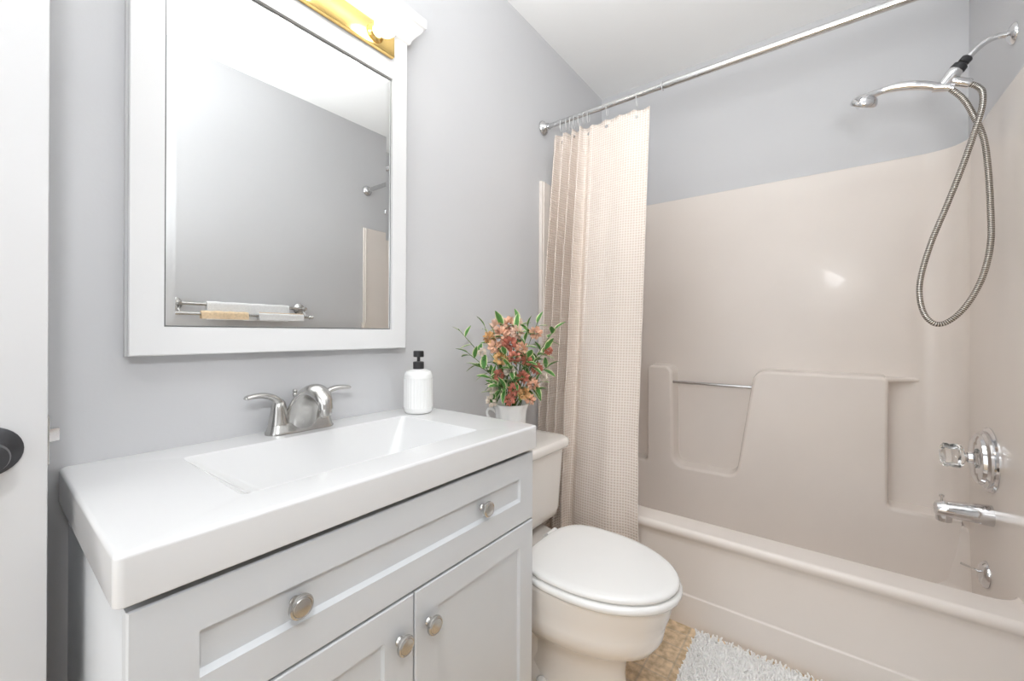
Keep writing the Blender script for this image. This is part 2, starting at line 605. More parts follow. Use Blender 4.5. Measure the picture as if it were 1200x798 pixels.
rg.append(rrect(bx0 + .10, bx1 - .055, by0 + .02, by1 - .035, .03, CZ1 - .088, n))
rg.append(rrect(bx0 + .115, bx1 - .075, by0 + .035, by1 - .05, .03, CZ1 - .098, n))
m.loft(rg, False, True)
top = thing('sink_top', 'glossy white sink countertop with a shallow rectangular basin on the grey vanity', 'sink', (0.506, 0.86, CZ0))
m.build('basin_slab', M_TOP, top, angle=75, wn=True)
MB().lathe([(.022, 0), (.022, .002), (.018, .003), (.012, .001)], (.52, .87, CZ1 - .098), (0, 0, 1), 24).build('drain', M_CHROME, top)

# ------------------------------------------------------------------ faucet
FX, FY, FZ = 0.498, 1.046, CZ1
fa = thing('faucet', 'brushed nickel two-handle faucet at the back of the white sink top', 'faucet', (FX, FY, FZ))
m = MB()
rings = []
for (z, hx, hy) in ((0, .082, .028), (.004, .082, .028), (.0075, .080, .026), (.022, .075, .0215), (.025, .073, .020)):
    ring = []
    for k in range(40):
        a = 2 * math.pi * k / 40
        cx = (hx - hy) * (1 if math.cos(a) > 0 else -1)
        if abs(math.cos(a)) < 1e-6:
            cx = 0
        dip = 0.010 * max(0, 1 - ((cx + hy * math.cos(a)) / .04) ** 2) if z > .01 else 0
        ring.append((FX + cx + hy * math.cos(a), FY + hy * math.sin(a), FZ + z))
    rings.append(ring)
m.loft(rings)
m.build('base', M_NICKEL, fa)


def spout():
    m = MB()
    prof = catmull([(FX, FY + .004, FZ + .010), (FX, FY - .010, FZ + .045), (FX, FY - .036, FZ + .082), (FX, FY - .068, FZ + .101),
                    (FX, FY - .098, FZ + .096), (FX, FY - .117, FZ + .080), (FX, FY - .122, FZ + .064)], 7)
    N = len(prof)
    rad = []
    for i in range(N):
        t = i / (N - 1)
        w = .030 * (1 - t) ** 1.2 + .0165 if t < .85 else .0178
        h = .0175 * (1 - t) ** 1.5 + .0125
        rad.append((h, w * (1 - .12 * t)))
    # local frame: first radius in the plane of the arch, second across
    rings = []
    for i, p in enumerate(prof):
        a, b_ = prof[max(0, i - 1)], prof[min(N - 1, i + 1)]
        t = (b_ - a).normalized()
        nrm = Vector((1, 0, 0)).cross(t).normalized()
        h, w = rad[i]
        rings.append([p + nrm * h * math.cos(q) + Vector((1, 0, 0)) * w * math.sin(q) for q in [2 * math.pi * k / 24 for k in range(24)]])
    m.loft(rings)
    return m


sp = spout().build('spout', M_NICKEL, fa)
MB().lathe([(.0125, 0), (.0125, .010), (.011, .016), (.008, .017)], (FX, FY - .122, FZ + .066), (0, -.12, -1), 24).build('aerator', M_NICKEL, sp)
for s in (-1, 1):
    hx = FX + s * .052
    m = MB()
    m.lathe([(.0235, .023), (.0225, .028), (.0215, .032), (.0185, .050), (.0165, .064), (.0145, .073), (.009, .081), (.003, .084)], (hx, FY, FZ), (0, 0, 1), 26)
    pts = catmull([(hx - s * .004, FY - .001, FZ + .066), (hx + s * .012, FY - .003, FZ + .086), (hx + s * .038, FY - .006, FZ + .096), (hx + s * .066, FY - .009, FZ + .096), (hx + s * .077, FY - .010, FZ + .093)], 5)
    N = len(pts)
    m.tube(pts, [((.0105 - .0062 * (i / (N - 1)) ** .7) * (1 if i < N - 2 else .6), (.0115 - .001 * (i / (N - 1))) * (1 if i < N - 2 else .65)) for i in range(N)], 16)
    h = m.build('handle', M_NICKEL, fa)
    h['label'] = 'left lever handle' if s < 0 else 'right lever handle'
MB().lathe([(.0028, 0), (.0028, .066), (.0055, .070), (.0062, .076), (.0048, .079), (.0062, .083), (.0045, .087), (.001, .088)], (FX - .004, FY + .022, FZ + .012), (0, 0, 1), 16).build('lift_rod', M_NICKEL, fa)

# ------------------------------------------------------------------ soap dispenser
SXp, SYp = 0.826, 0.990
so = thing('soap_dispenser', 'white ribbed soap dispenser with a black pump at the back corner of the sink top', 'soap dispenser', (SXp, SYp, CZ1))
MB().lathe([(.030, 0), (.0385, .002), (.0425, .008), (.0440, .018), (.0440, .022), (.0440, .102), (.0440, .108), (.0425, .118), (.0370, .127), (.0250, .132), (.0150, .134)],
           (SXp, SYp, CZ1), (0, 0, 1), 60, flute=(.021, .104, .0016)).build('bottle', M_CERAMIC, so, angle=18)
MB().lathe([(.0165, .132), (.0165, .154), (.0150, .156), (.0050, .157), (.0050, .172)], (SXp, SYp, CZ1), (0, 0, 1), 24).build('collar', M_BLACK, so)
ph = MB().lathe([(.0150, .170), (.0158, .172), (.0158, .187), (.0140, .189)], (SXp, SYp, CZ1), (0, 0, 1), 24)
ph.tube([(SXp + .005, SYp + .010, CZ1 + .181), (SXp + .018, SYp + .036, CZ1 + .181), (SXp + .023, SYp + .046, CZ1 + .176)], [.0060, .0055, .0045], 12)
ph.build('pump_head', M_BLACK, so)

# ------------------------------------------------------------------ mirror with frame and cornice
MX0, MX1, MZ0, MY = 0.177, 0.827, 1.0095, 1.052
gx0, gx1, gz0, gz1 = 0.2305, 0.7735, 1.0665, 1.8315
mi = thing('wall_mirror', 'large white framed mirror with a cornice on the wall above the sink', 'mirror', (0.502, YV, MZ0))
m = MB()


def RY(x0, x1, z0, z1, y):
    return [(x0, y, z0), (x1, y, z0), (x1, y, z1), (x0, y, z1)]


ZT = 2.0
m.loft([RY(MX0 - .001, MX1 + .001, MZ0 - .001, ZT, YV - .0005), RY(MX0 - .001, MX1 + .001, MZ0 - .001, ZT, MY + .024), RY(MX0 + .002, MX1 - .002, MZ0 + .002, ZT, MY + .021),
        RY(MX0 + .002, MX1 - .002, MZ0 + .002, ZT, MY + .013), RY(MX0, MX1, MZ0, ZT, MY + .010), RY(MX0, MX1, MZ0, ZT, MY + .002), RY(MX0 + .002, MX1 - .002, MZ0 + .002, ZT, MY),
        RY(gx0, gx1, gz0, gz1, MY), RY(gx0 + .001, gx1 - .001, gz0 + .001, gz1 - .001, MY + .010)], True, True)
m.build('frame', M_FRAME, mi, smooth=False)
m = MB()
e = .0015
m.loft([RY(gx0 + .001, gx1 - .001, gz0 + .001, gz1 - .001, MY + .0095), RY(gx0 + .0011, gx1 - .0011, gz0 + .0011, gz1 - .0011, MY + .0075)], True, True)
m.build('glass_channel', M_DARKLINE, mi, smooth=False)
m = MB()
bw = .0155
e = .0036
m.loft([RY(gx0 + e, gx1 - e, gz0 + e, gz1 - e, MY + .0074), RY(gx0 + e + bw, gx1 - e - bw, gz0 + e + bw, gz1 - e - bw, MY + .0062)], False, True)
m.build('mirror_glass', M_MIRROR, mi, smooth=False)
m = MB()
crown = [(0, 1.965), (.006, 1.968), (.010, 1.980), (.020, 1.994), (.031, 2.006), (.036, 2.020), (.042, 2.022), (.042, 2.050), (.038, 2.054)]
m.loft([[(MX0 - o_, MY - o_, z), (MX1 + o_, MY - o_, z), (MX1 + o_, YV - .0008, z), (MX0 - o_, YV - .0008, z)] for (o_, z) in crown], True, True)
m.build('cornice', M_FRAME, mi, smooth=False)

# vanity light bar on the frame's top board
vl = thing('vanity_light', 'polished brass light bar with lit bulbs above the mirror glass', 'light', (0.50, MY, 1.92))
MB().box(.235, .768, MY - .016, MY - .0002, 1.886, 1.958, .004).build('backplate', M_BRASS, vl)
for bx in (.30, .50, .70):
    bz = 1.922
    s_ = MB().lathe([(.026, 0), (.026, .003), (.021, .010), (.020, .014), (.017, .016)], (bx, MY - .015, bz), (0, -1, 0), 28).build('socket', M_BRASS, vl)
    g = MB().lathe([(.012, .014), (.0135, .020), (.017, .026), (.0255, .034), (.030, .046), (.0305, .052), (.028, .064), (.021, .074), (.011, .080), (.002, .082)], (bx, MY - .015, bz), (0, -1, 0), 24).build('bulb', M_BULB, vl)
    g['label'] = 'lit globe bulb'

# ------------------------------------------------------------------ bathtub and its surround
tub = thing('bathtub', 'almond one-piece bathtub with molded surround walls along the back wall', 'bathtub', (1.94, 0.33, 0))
ty0, ty1, tx1 = YR + .002, YV - .002, XB - .004
n = 7
rg = [rrect(1.570, tx1, ty0, ty1, .004, 0.0, n), rrect(1.570, tx1, ty0, ty1, .004, .106, n), rrect(1.572, tx1, ty0, ty1, .004, .111, n), rrect(1.579, tx1, ty0, ty1, .004, .114, n),
      rrect(1.579, tx1, ty0, ty1, .004, .290, n), rrect(1.577, tx1, ty0, ty1, .004, .305, n), rrect(1.570, tx1, ty0, ty1, .004, .315, n), rrect(1.561, tx1, ty0, ty1, .004, .322, n), rrect(1.557, tx1, ty0, ty1, .004, .332, n),
      rrect(1.5585, tx1, ty0, ty1, .004, .342, n), rrect(1.564, tx1, ty0, ty1, .004, .3495, n), rrect(1.572, tx1, ty0, ty1, .004, .352, n)]
rg += [rrect(1.662, tx1 - .06, ty0 + .010, ty1 - .034, .07, .352, n), rrect(1.672, tx1 - .065, ty0 + .0105, ty1 - .04, .075, .348, n), rrect(1.680, tx1 - .07, ty0 + .011, ty1 - .045, .08, .338, n),
       rrect(1.705, tx1 - .09, ty0 + .013, ty1 - .09, .09, .14, n), rrect(1.725, tx1 - .10, ty0 + .03, ty1 - .12, .09, .10, n), rrect(1.77, tx1 - .14, ty0 + .13, ty1 - .17, .09, .085, n)]
MB().loft(rg, True, True).build('tub', M_TUB, tub, angle=75, wn=True)

# surround: a shell around three sides
sxf, sxb = 1.632, 2.300
syr, syl = YR + .017, YV - .020
R_ = .11
path = []   # (inner point, outer point)


def clampo(p):
    return p


path.append(((sxf, syl), (sxf, YV - .002)))
path.append(((sxf + .01, syl), (sxf + .01, YV - .002)))
path.append(((sxb - R_, syl), (sxb - R_, YV - .002)))
for k in range(1, 13):
    a = math.radians(90 - 90 * k / 13)
    px, py = sxb - R_ + R_ * math.cos(a), syl - R_ + R_ * math.sin(a)
    path.append(((px, py), (XB - .002 if k > 6 else px + (XB - .002 - px) * k / 6.5, YV - .002 if k <= 6 else py + (YV - .002 - py) * (13 - k) / 6.5)))
path.append(((sxb, syl - R_), (XB - .002, syl - R_)))
path.append(((sxb, syr + R_), (XB - .002, syr + R_)))
for k in range(1, 13):
    a = math.radians(0 - 90 * k / 13)
    px, py = sxb - R_ + R_ * math.cos(a), syr + R_ + R_ * math.sin(a)
    path.append(((px, py), (XB - .002 if k <= 6 else px + (XB - .002 - px) * (13 - k) / 6.5, YR + .002 if k > 6 else py + (YR + .002 - py) * k / 6.5)))
path.append(((sxb - R_, syr), (sxb - R_, YR + .002)))
path.append(((sxf + .01, syr), (sxf + .01, YR + .002)))
path.append(((sxf, syr), (sxf, YR + .002)))
m = MB()
ZS0, ZS1 = .095, 1.783
rings = []
for (i_, o_) in path:
    i_, o_ = Vector((*i_, 0)), Vector((*o_, 0))
    d = (o_ - i_)
    L = max(d.length, 1e-5)
    q = i_ + d * min(.5, .006 / L)
    rings.append([(i_.x, i_.y, ZS0), (i_.x, i_.y, ZS1 - .006), (i_.x + (q.x - i_.x) * .3, i_.y + (q.y - i_.y) * .3, ZS1 - .0018), (q.x, q.y, ZS1), (o_.x, o_.y, ZS1), (o_.x, o_.y, ZS0)])
m.loft(rings, True, True)
# front flange bead of both end panels
for yy, s in ((syl, -1), (syr, 1)):
    m.tube([(sxf + .014, yy, .353), (sxf + .014, yy, ZS1 - .004)], .005, 12)
sur = m.build('surround_wall', M_TUB, tub, angle=75, wn=True)


def fillet_poly(pts, n=6):
    out = []
    N = len(pts)
    for i in range(N):
        p0, p1, p2 = Vector(pts[i - 1][:2]), Vector(pts[i][:2]), Vector(pts[(i + 1) % N][:2])
        r = pts[i][2]
        if r <= 0:
            out.append(p1)
            continue
        d1, d2 = (p0 - p1).normalized(), (p2 - p1).normalized()
        ang = d1.angle(d2)
        t = r / math.tan(ang / 2)
        a, c_ = p1 + d1 * t, p1 + d2 * t
        cen = p1 + (d1 + d2).normalized() * (r / math.sin(ang / 2))
        va, vc = a - cen, c_ - cen
        tot = math.atan2(va.x * vc.y - va.y * vc.x, va.dot(vc))
        for k in range(n + 1):
            q = tot * k / n
            out.append(cen + Vector((va.x * math.cos(q) - va.y * math.sin(q), va.x * math.sin(q) + va.y * math.cos(q))))
    return out


def inset_poly(P, d):
    """offsets a dense counter-clockwise polygon inwards"""
    N = len(P)
    out = []
    for i in range(N):
        e1 = (P[i] - P[i - 1]).normalized()
        e2 = (P[(i + 1) % N] - P[i]).normalized()
        n1, n2 = Vector((-e1.y, e1.x)), Vector((-e2.y, e2.x))
        b_ = (n1 + n2)
        b_ = b_.normalized() if b_.length > 1e-6 else n1
        out.append(P[i] + b_ * (d / max(.4, b_.dot(n1))))
    return out


# lower moulding: polygon in (y, z), counter-clockwise
mx = 2.215
poly = [(-.405, .060, 0), (1.059, .060, 0), (1.059, .372, .0), (.765, .372, .02), (.765, .885, .02), (.640, .885, .04), (.632, .372, .055), (.335, .372, .05), (.262, .885, .06), (-.200, .885, .02), (-.200, .366, .02), (-.405, .366, 0)]
P = fillet_poly(poly)
m = MB()
prof = [(0.0, sxb + .004), (0.006, mx + .022), (.008, mx + .012), (.0115, mx + .005), (.016, mx + .0012), (.021, mx)]
rings = [[(x, q.x, q.y) for q in inset_poly(P, d - .010)] for (d, x) in prof]
m.loft(rings, False, True)
mo = m.build('surround_molding', M_TUB, tub, angle=75, wn=True)
lg = MB()
lg.loft([[(sxb + .003, y, .866), (x, y, .868), (x - .003, y, .872), (x - .002, y, .880), (x + .004, y, .885), (sxb + .003, y, .886)] for (y, x) in ((-.180, mx + .008), (-.205, mx + .016), (-.225, mx + .036), (-.25, mx + .060), (-.285, sxb - .004), (-.30, sxb + .001))])
lg.build('surround_ledge', M_TUB, tub, angle=70)
gb = MB()
gb.tube([(2.236, .655, .806), (2.236, .250, .806)], .0075, 16)
gb.build('grab_bar', M_STEEL, tub)
OX, OY, OZ = 1.985, YR + .0175, .285
ov = MB().lathe([(.042, 0), (.042, .003), (.039, .009), (.028, .016), (.010, .019)], (OX, OY, OZ), (0, 1, .05), 30).build('overflow_plate', M_CHROME, tub)
MB().tube([(OX, OY + .010, OZ + .002), (OX, OY + .030, OZ + .010), (OX - .004, OY + .058, OZ + .020)], [.0042, .0036, .0042], 12).build('lever', M_CHROME, ov)

# tub spout, valve
st = thing('tub_spout', 'chrome tub spout with a diverter knob on the right surround wall', 'spout', (1.935, syr, .511))
m = MB()
pts = [(0, .027, .027, .0), (.006, .027, .027, .0), (.05, .0255, .0245, -.001), (.095, .0235, .022, -.003), (.112, .0225, .0215, -.004), (.124, .019, .020, -.006), (.128, .012, .013, -.007)]
rings = []
for (s, rx, rz, dz) in pts:
    rings.append([(1.935 + 1.2 * rx * math.cos(q), syr + s, .492 + dz + 1.2 * rz * math.sin(q)) for q in [2 * math.pi * k / 28 for k in range(28)]])
m.loft(rings)
m.lathe([(.020, 0), (.0205, .022), (.0185, .038), (.014, .039)], (1.935, syr + .105, .487), (0, .06, -1), 24)
m.build('spout_body', M_CHROME, st)
MB().lathe([(.003, 0), (.003, .012), (.0065, .013), (.0065, .019), (.003, .021)], (1.935, syr + .111, .5135), (0, 0, 1), 16).build('diverter_knob', M_CHROME, st)

VXc, VZc = 1.958, .662
va = thing('shower_valve', 'round chrome shower valve plate with a clear knob above the tub spout', 'valve', (VXc, syr, VZc))
MB().lathe([(.102, 0), (.102, .003), (.098, .008), (.090, .010), (.090, .016), (.083, .022), (.080, .022), (.078, .030), (.069, .036), (.062, .036), (.057, .039), (.020, .041), (.018, .050), (.013, .052), (.013, .064)],
           (VXc, syr, VZc), (0, 1, 0), 44).build('escutcheon', M_CHROME, va)
m = MB()
rings = []
for (r, h) in ((.016, .056), (.026, .058), (.034, .066), (.035, .082), (.032, .090), (.035, .095), (.035, .104), (.026, .111), (.010, .112)):
    rings.append([(VXc + (r * (1 + .12 * math.cos(4 * q))) * math.cos(q), syr + h, VZc + (r * (1 + .12 * math.cos(4 * q))) * math.sin(q)) for q in [2 * math.pi * k / 40 for k in range(40)]])
m.loft(rings)
m.build('knob', M_CRYSTAL, va)

# ------------------------------------------------------------------ shower arm, hand shower, hose
AX = 1.835
sa = thing('shower_outlet', 'chrome shower pipe with a dark coupling and hand-shower bracket on the right wall', 'shower arm', (AX, YR, 1.938))
MB().lathe([(.030, 0), (.030, .002), (.027, .007), (.018, .012), (.0105, .016)], (AX, YR, 1.938), (0, 1, 0), 30).build('flange', M_CHROME, sa)
MB().tube(catmull([(AX, YR + .004, 1.938), (AX, -.405, 1.943), (AX, -.385, 1.940), (AX, -.366, 1.928), (AX, -.349, 1.911), (AX, -.335, 1.895)], 6), .0085, 16).build('arm', M_CHROME, sa)
d = Vector((0, .62, -.78)).normalized()
p0 = Vector((AX, -.343, 1.906))
MB().lathe([(.0115, 0), (.0140, .003), (.0140, .016), (.011, .018), (.0125, .020), (.0185, .025), (.0195, .036), (.0185, .040)], p0, d, 22).build('coupling', M_BLACK, sa)
bk = MB()
p1 = p0 + d * .040
bk.lathe([(.0180, 0), (.0195, .008), (.0185, .018), (.0155, .030), (.0135, .048), (.0105, .058)], p1, d, 22)
bk.lathe([(.0090, 0), (.0135, .006), (.0135, .046), (.0115, .050)], Vector((AX, -.306, 1.848)), (0, -.86, -.51), 22)
bk.tube([p1 + d * .050 + Vector((0, -.016, -.006)), p1 + d * .050 + Vector((0, .018, .004))], [.0135, .0145], 20)
bk.build('bracket', M_CHROME, sa)
hs = thing('hand_shower', 'chrome hand shower resting in the bracket above the tub', 'shower head', (AX, -.2, 1.86))
pts = catmull([(AX, -.312, 1.823), (AX, -.287, 1.833), (AX, -.255, 1.850), (AX, -.215, 1.865), (AX, -.175, 1.872), (AX, -.145, 1.871), (AX, -.120, 1.866), (AX, -.098, 1.858), (AX, -.082, 1.850)], 6)
N = len(pts)
rd = []
for i in range(N):
    t = i / (N - 1)
    if t < .12: r = .0095 + .01 * t
    elif t < .62: r = .0107 + .0035 * math.sin((t - .12) / .5 * math.pi)
    else: r = .0107 + .012 * ((t - .62) / .38) ** 1.2
    flat = 1.0 if t < .62 else 1.0 - .3 * (t - .62) / .38
    rd.append((r * flat, r * (1 + (.45 * max(0, t - .62) / .38))))
MB().tube(pts, rd, 20).build('handle', M_CHROME, hs)
hd = Vector((.45, .34, -.82)).normalized()
hc = Vector((AX, -.108, 1.864))
hb = MB()
hb.lathe([(.006, -.012), (.022, -.006), (.033, .003), (.0375, .014), (.038, .022), (.036, .026)], hc, hd, 32)
hd_o = hb.build('head', M_CHROME, hs)
MB().lathe([(.0335, .0255), (.0335, .0275), (.010, .0285)], hc, hd, 28).build('spray_face', M_NICKEL, hs)

hose_pts = [(AX, -.306, 1.822, ), (AX + .002, -.332, 1.785), (AX + .006, -.352, 1.738), (AX + .012, -.3775, 1.655), (AX + .014, -.388, 1.55), (AX + .010, -.3925, 1.42), (AX + .004, -.391, 1.33), (AX, -.375, 1.235),
            (AX, -.345, 1.155), (AX, -.308, 1.104), (AX, -.274, 1.094), (AX - .002, -.247, 1.135), (AX - .006, -.239, 1.22), (AX - .012, -.260, 1.335), (AX - .018, -.294, 1.450), (AX - .022, -.327, 1.565), (AX - .022, -.356, 1.68), (AX - .016, -.369, 1.74), (AX - .008, -.371, 1.785), (AX, -.363, 1.808), (AX, -.348, 1.8225)]
m = MB()
m.tube(catmull(hose_pts, 14), .0077, 14, uv=True)
ho = m.build('shower_hose', M_HOSE, None, angle=180)
tag(ho, 'long ribbed steel shower hose hanging in a loop beside the right wall', 'hose')

# ------------------------------------------------------------------ curtain rod, rings, curtain
RX, RZ = 1.664, 2.047
rod = thing('curtain_rod', 'stainless steel tension shower rod spanning above the tub', 'curtain rod', (RX, 0.33, RZ))
for yy, s in ((YV - .0005, -1), (YR + .0005, 1)):
    MB().lathe([(.034, 0), (.034, .004), (.031, .010), (.022, .018), (.017, .024), (.016, .034)], (RX, yy, RZ), (0, s, 0), 30).build('end_cap', M_STEEL, rod)
MB().tube([(RX, .50, RZ), (RX, YV - .004, RZ)], .0112, 20).build('inner_tube', M_STEEL, rod)
MB().tube([(RX, YR + .004, RZ), (RX, .51, RZ)], .0132, 20).build('outer_tube', M_STEEL, rod)

ring_y = [.985, .955, .935, .915, .893, .868, .846, .757, .625, .520]
ring_lab = ['clear curtain ring nearest the wall end of the rod',
            'clear curtain ring second from the wall in the bunched group on the rod', 'clear curtain ring third from the wall in the bunched group on the rod',
            'clear curtain ring fourth from the wall in the bunched group on the rod', 'clear curtain ring fifth from the wall in the bunched group on the rod',
            'clear curtain ring sixth from the wall in the bunched group on the rod',
            'clear curtain ring at the free end of the bunched group on the rod', 'clear curtain ring alone above the middle of the curtain top',
            'clear curtain ring holding the free corner of the curtain', 'empty clear curtain ring on the rod past the curtain edge']
for i, yy in enumerate(ring_y):
    m = MB()
    rr, hh = .0175, .048
    pts = []
    for k in range(28):
        a = 2 * math.pi * k / 28
        z = RZ - .010 + (hh - .022) * (math.sin(a)) - (.012)
        pts.append(Vector((RX + rr * math.cos(a), yy + (.003 * math.cos(a)), z)))
    if i == 9:
        pts = [Vector((RX + .0155 * math.cos(2 * math.pi * k / 28), yy, RZ + .0155 * math.sin(2 * math.pi * k / 28))) for k in range(28)]
    pts.append(pts[0]); pts.append(pts[1])
    m.tube(pts, .0016 if i != 9 else .0018, 8, caps=False)
    tag(m.build('curtain_ring', M_CLEAR, None, angle=180), ring_lab[i], 'curtain ring', 'clear rings on the shower rod')


def curtain():
    NS, NZ = 240, 70
    Y0, Y1, ZT_, ZB = 1.032, .572, 1.988, .165
    V = []
    for j in range(NZ + 1):
        g = j / NZ
        z = ZT_ + (ZB - ZT_) * g
        row = []
        for i in range(NS + 1):
            s = i / NS
            # left third gathers into pleats, the rest falls in broad shallow waves
            if s < .5:
                y = Y0 - (Y0 - .86) * (s / .5)
            else:
                y = .86 - (.86 - Y1) * ((s - .5) / .5)
            top_sag = .008 * abs(math.sin(s * math.pi * 9)) * max(0, 1 - g * 6)
            env = 1 if s < .46 else max(0, 1 - (s - .46) / .1)
            k = min(1, .35 + g * 2.2)
            pleat = math.sin(2 * math.pi * (s / .125) + .9 + .25 * math.sin(g * 5)) * .042 * k * env
            pleat += math.sin(2 * math.pi * (s / .052) + 1.3 + g) * .006 * env * max(0, 1 - g * 3)
            wave = (1 - env) * (.010 * math.sin((s - .5) * 2 * math.pi * 2.2 + .5 + g * .9) + .004 * math.sin((s - .5) * 30 + 2 * g)) * (.5 + .9 * g)
            xb = RX + (1.519 - RX) * (max(0, (ZT_ - z) / (ZT_ - .33)) if z > .33 else 1.0)
            amp = pleat + wave
            x = xb + amp * (.72 + .28 * min(1, max(0, (z - .4) / .3)))
            yy = y + .010 * math.sin(2 * math.pi * (s / .125) + 2.2) * env * k
            # the free edge leans a little out towards the hem
            yy += -.018 * max(0, (g - .72) / .28) * max(0, (s - .6) / .4)
            row.append(Vector((x, yy, z - top_sag)))
        V.append(row)
    m = MB()
    Ls = [0]
    mid = V[NZ // 2]
    for i in range(NS):
        Ls.append(Ls[-1] + (mid[i + 1] - mid[i]).length)
    for j in range(NZ + 1):
        for i in range(NS + 1):
            m.uv[len(m.v)] = (Ls[i], V[j][i].z)
            m.v.append(tuple(V[j][i]))
    for j in range(NZ):
        for i in range(NS):
            a = j * (NS + 1) + i
            m.f.append((a, a + 1, a + NS + 2, a + NS + 1))
    return m, V


cm, CV = curtain()
cu = thing('shower_curtain', 'blush pink waffle weave shower curtain gathered at the vanity wall end of the rod', 'curtain', (1.60, .8, .165))
co = cm.build('cloth', M_WAFFLE, cu, angle=180, recalc=False)
sm = co.modifiers.new('thickness', 'SOLIDIFY')
sm.thickness = .0022
for yy in (.985, .915, .846, .757, .625):
    row = CV[1]
    q = min(row, key=lambda v: abs(v.y - yy))
    MB().lathe([(.0075, -.0025), (.0075, .0025), (.0035, .0028), (.0035, -.0028)], q + Vector((-.001, 0, -.004)), (1, 0, 0), 18).build('grommet', M_NICKEL, cu)

# ------------------------------------------------------------------ toilet
TX = 1.116
to = thing('toilet', 'almond toilet with a closed white seat lid between the vanity and the tub', 'toilet', (TX, .65, 0))


def egg(hw, yf, yb, z, n=48, back=3.2, wide=.60):
    """plan outline: elongated round front, squarer back"""
    yc = yf + (yb - yf) * wide
    pts = []
    for k in range(n):
        a = 2 * math.pi * k / n
        cx, sy = math.cos(a), math.sin(a)
        if sy < 0:
            x, y = hw * cx, yc + (yc - yf) * sy
        else:
            e_ = 2 / back
            x = hw * math.copysign(abs(cx) ** e_, cx)
            y = yc + (yb - yc) * abs(sy) ** e_
        pts.append(Vector((TX + x, y, z)))
    return pts


m = MB()
m.loft([egg(.070, .46, .80, 0.0), egg(.092, .435, .86, 0.0), egg(.093, .433, .86, .02), egg(.086, .442, .85, .05), egg(.082, .446, .84, .10), egg(.084, .440, .84, .140), egg(.094, .424, .83, .160),
        egg(.122, .392, .81, .182), egg(.147, .361, .79, .205), egg(.160, .343, .78, .235), egg(.1635, .338, .775, .262), egg(.1625, .339, .775, .268), egg(.169, .326, .77, .300), egg(.1755, .315, .77, .345), egg(.176, .314, .77, .352), egg(.171, .319, .765, .357), egg(.10, .40, .70, .357)])
m.build('bowl', M_CHINA, to, angle=60)
# trapway bulges and foot behind the pedestal
m = MB()
m.loft([egg(.118, .575, .97, 0.0), egg(.120, .573, .97, .012), egg(.113, .58, .965, .035), egg(.100, .60, .96, .07), egg(.105, .60, .95, .14), egg(.118, .60, .95, .20), egg(.125, .62, .955, .28), egg(.150, .66, .965, .335), egg(.155, .66, .97, .352), egg(.150, .66, .965, .357)])
m.build('base', M_CHINA, to, angle=60)
for s in (-1, 1):
    MB().lathe([(.016, 0), (.016, .006), (.013, .014), (.006, .019)], (TX + s * .100, .66, .028), (s * .25, 0, 1), 18).build('bolt_cap', M_SEAT, to)
# tank
TC, THW = 1.158, .24
m = MB()


def tankring(hw, y0, y1, z, r, n=6):
    return rrect(TC - hw, TC + hw, y0, y1, r, z, n)


m.loft([tankring(.195, .815, .975, .372, .05), tankring(.210, .800, .978, .380, .05), tankring(.213, .797, .98, .400, .05), tankring(.217, .797, .98, .403, .05), tankring(.226, .785, .985, .632, .05)])
m.build('tank', M_CHINA, to, angle=75, wn=True)
m = MB()


def lidring(o_, z):
    base = []
    hw, y0, y1 = .243 - o_, .765 + o_, .992 - o_
    for p in rrect(TC - hw, TC + hw, y0, y1, .055, z, 8):
        base.append(p)
    return base


m.loft([lidring(.012, .628), lidring(.004, .632), lidring(.0, .640), lidring(0, .654), lidring(.004, .662), lidring(.012, .665), lidring(.05, .6665)])
m.build('tank_lid', M_CHINA, to, angle=75, wn=True)
# seat and lid
m = MB()
m.loft([egg(.176, .306, .712, .3578), egg(.183, .299, .718, .360), egg(.187, .295, .722, .367), egg(.186, .296, .721, .3745), egg(.181, .301, .716, .3785), egg(.174, .309, .712, .3797)])
m.build('seat', M_SEAT, to, angle=75, wn=True)
m = MB()
m.loft([egg(.168, .312, .716, .3812), egg(.176, .305, .722, .3825), egg(.179, .302, .725, .388), egg(.178, .303, .724, .394), egg(.172, .309, .718, .3985), egg(.155, .325, .70, .4005), egg(.08, .42, .62, .402)])
m.build('seat_lid', M_SEAT, to, angle=75, wn=True)
for s in (-1, 1):
    m = MB()
    m.tube([(TX + s * .052, .738, .374), (TX + s * .105, .738, .374)], .0125, 16)
    m.box(TX + s * .078 - .022, TX + s * .078 + .022, .728, .758, .3572, .372, .003)
    m.build('hinge', M_SEAT, to)

# ------------------------------------------------------------------ flower vase and bouquet on the tank lid
FVx, FVy, FVz = 1.155, .885, .6668
VH = 1.07
ve = thing('flower_vase', 'white fluted pitcher vase standing on the toilet tank lid', 'vase', (FVx, FVy, FVz))
m = MB()
prof = [(.036, 0), (.038, .004), (.034, .010), (.030, .018), (.037, .030), (.048, .050), (.053, .075), (.054, .098), (.057, .118), (.064, .130), (.066, .133), (.0635, .1345), (.060, .131), (.052, .116), (.049, .095), (.046, .070), (.030, .03)]
rings = []
for (r, h) in prof:
    rings.append([(FVx + r * (1 + (.03 * math.cos(10 * q) if h > .02 else 0)) * math.cos(q), FVy + r * (1 + (.03 * math.cos(10 * q) if h > .02 else 0)) * math.sin(q), FVz + h * VH) for q in [2 * math.pi * k / 60 for k in range(60)]])
m.loft(rings)
m.build('body', M_CERAMIC, ve, angle=60)
hl = -rt
hv = lambda a, h: Vector((FVx, FVy, FVz)) + hl * a + Vector((0, 0, h))
MB().tube(catmull([hv(.048, .105), hv(.062, .119), hv(.078, .122), hv(.084, .108), hv(.076, .090), hv(.064, .078), hv(.060, .064), hv(.047, .052)], 5), .0052, 10).build('handle', M_CERAMIC, ve)

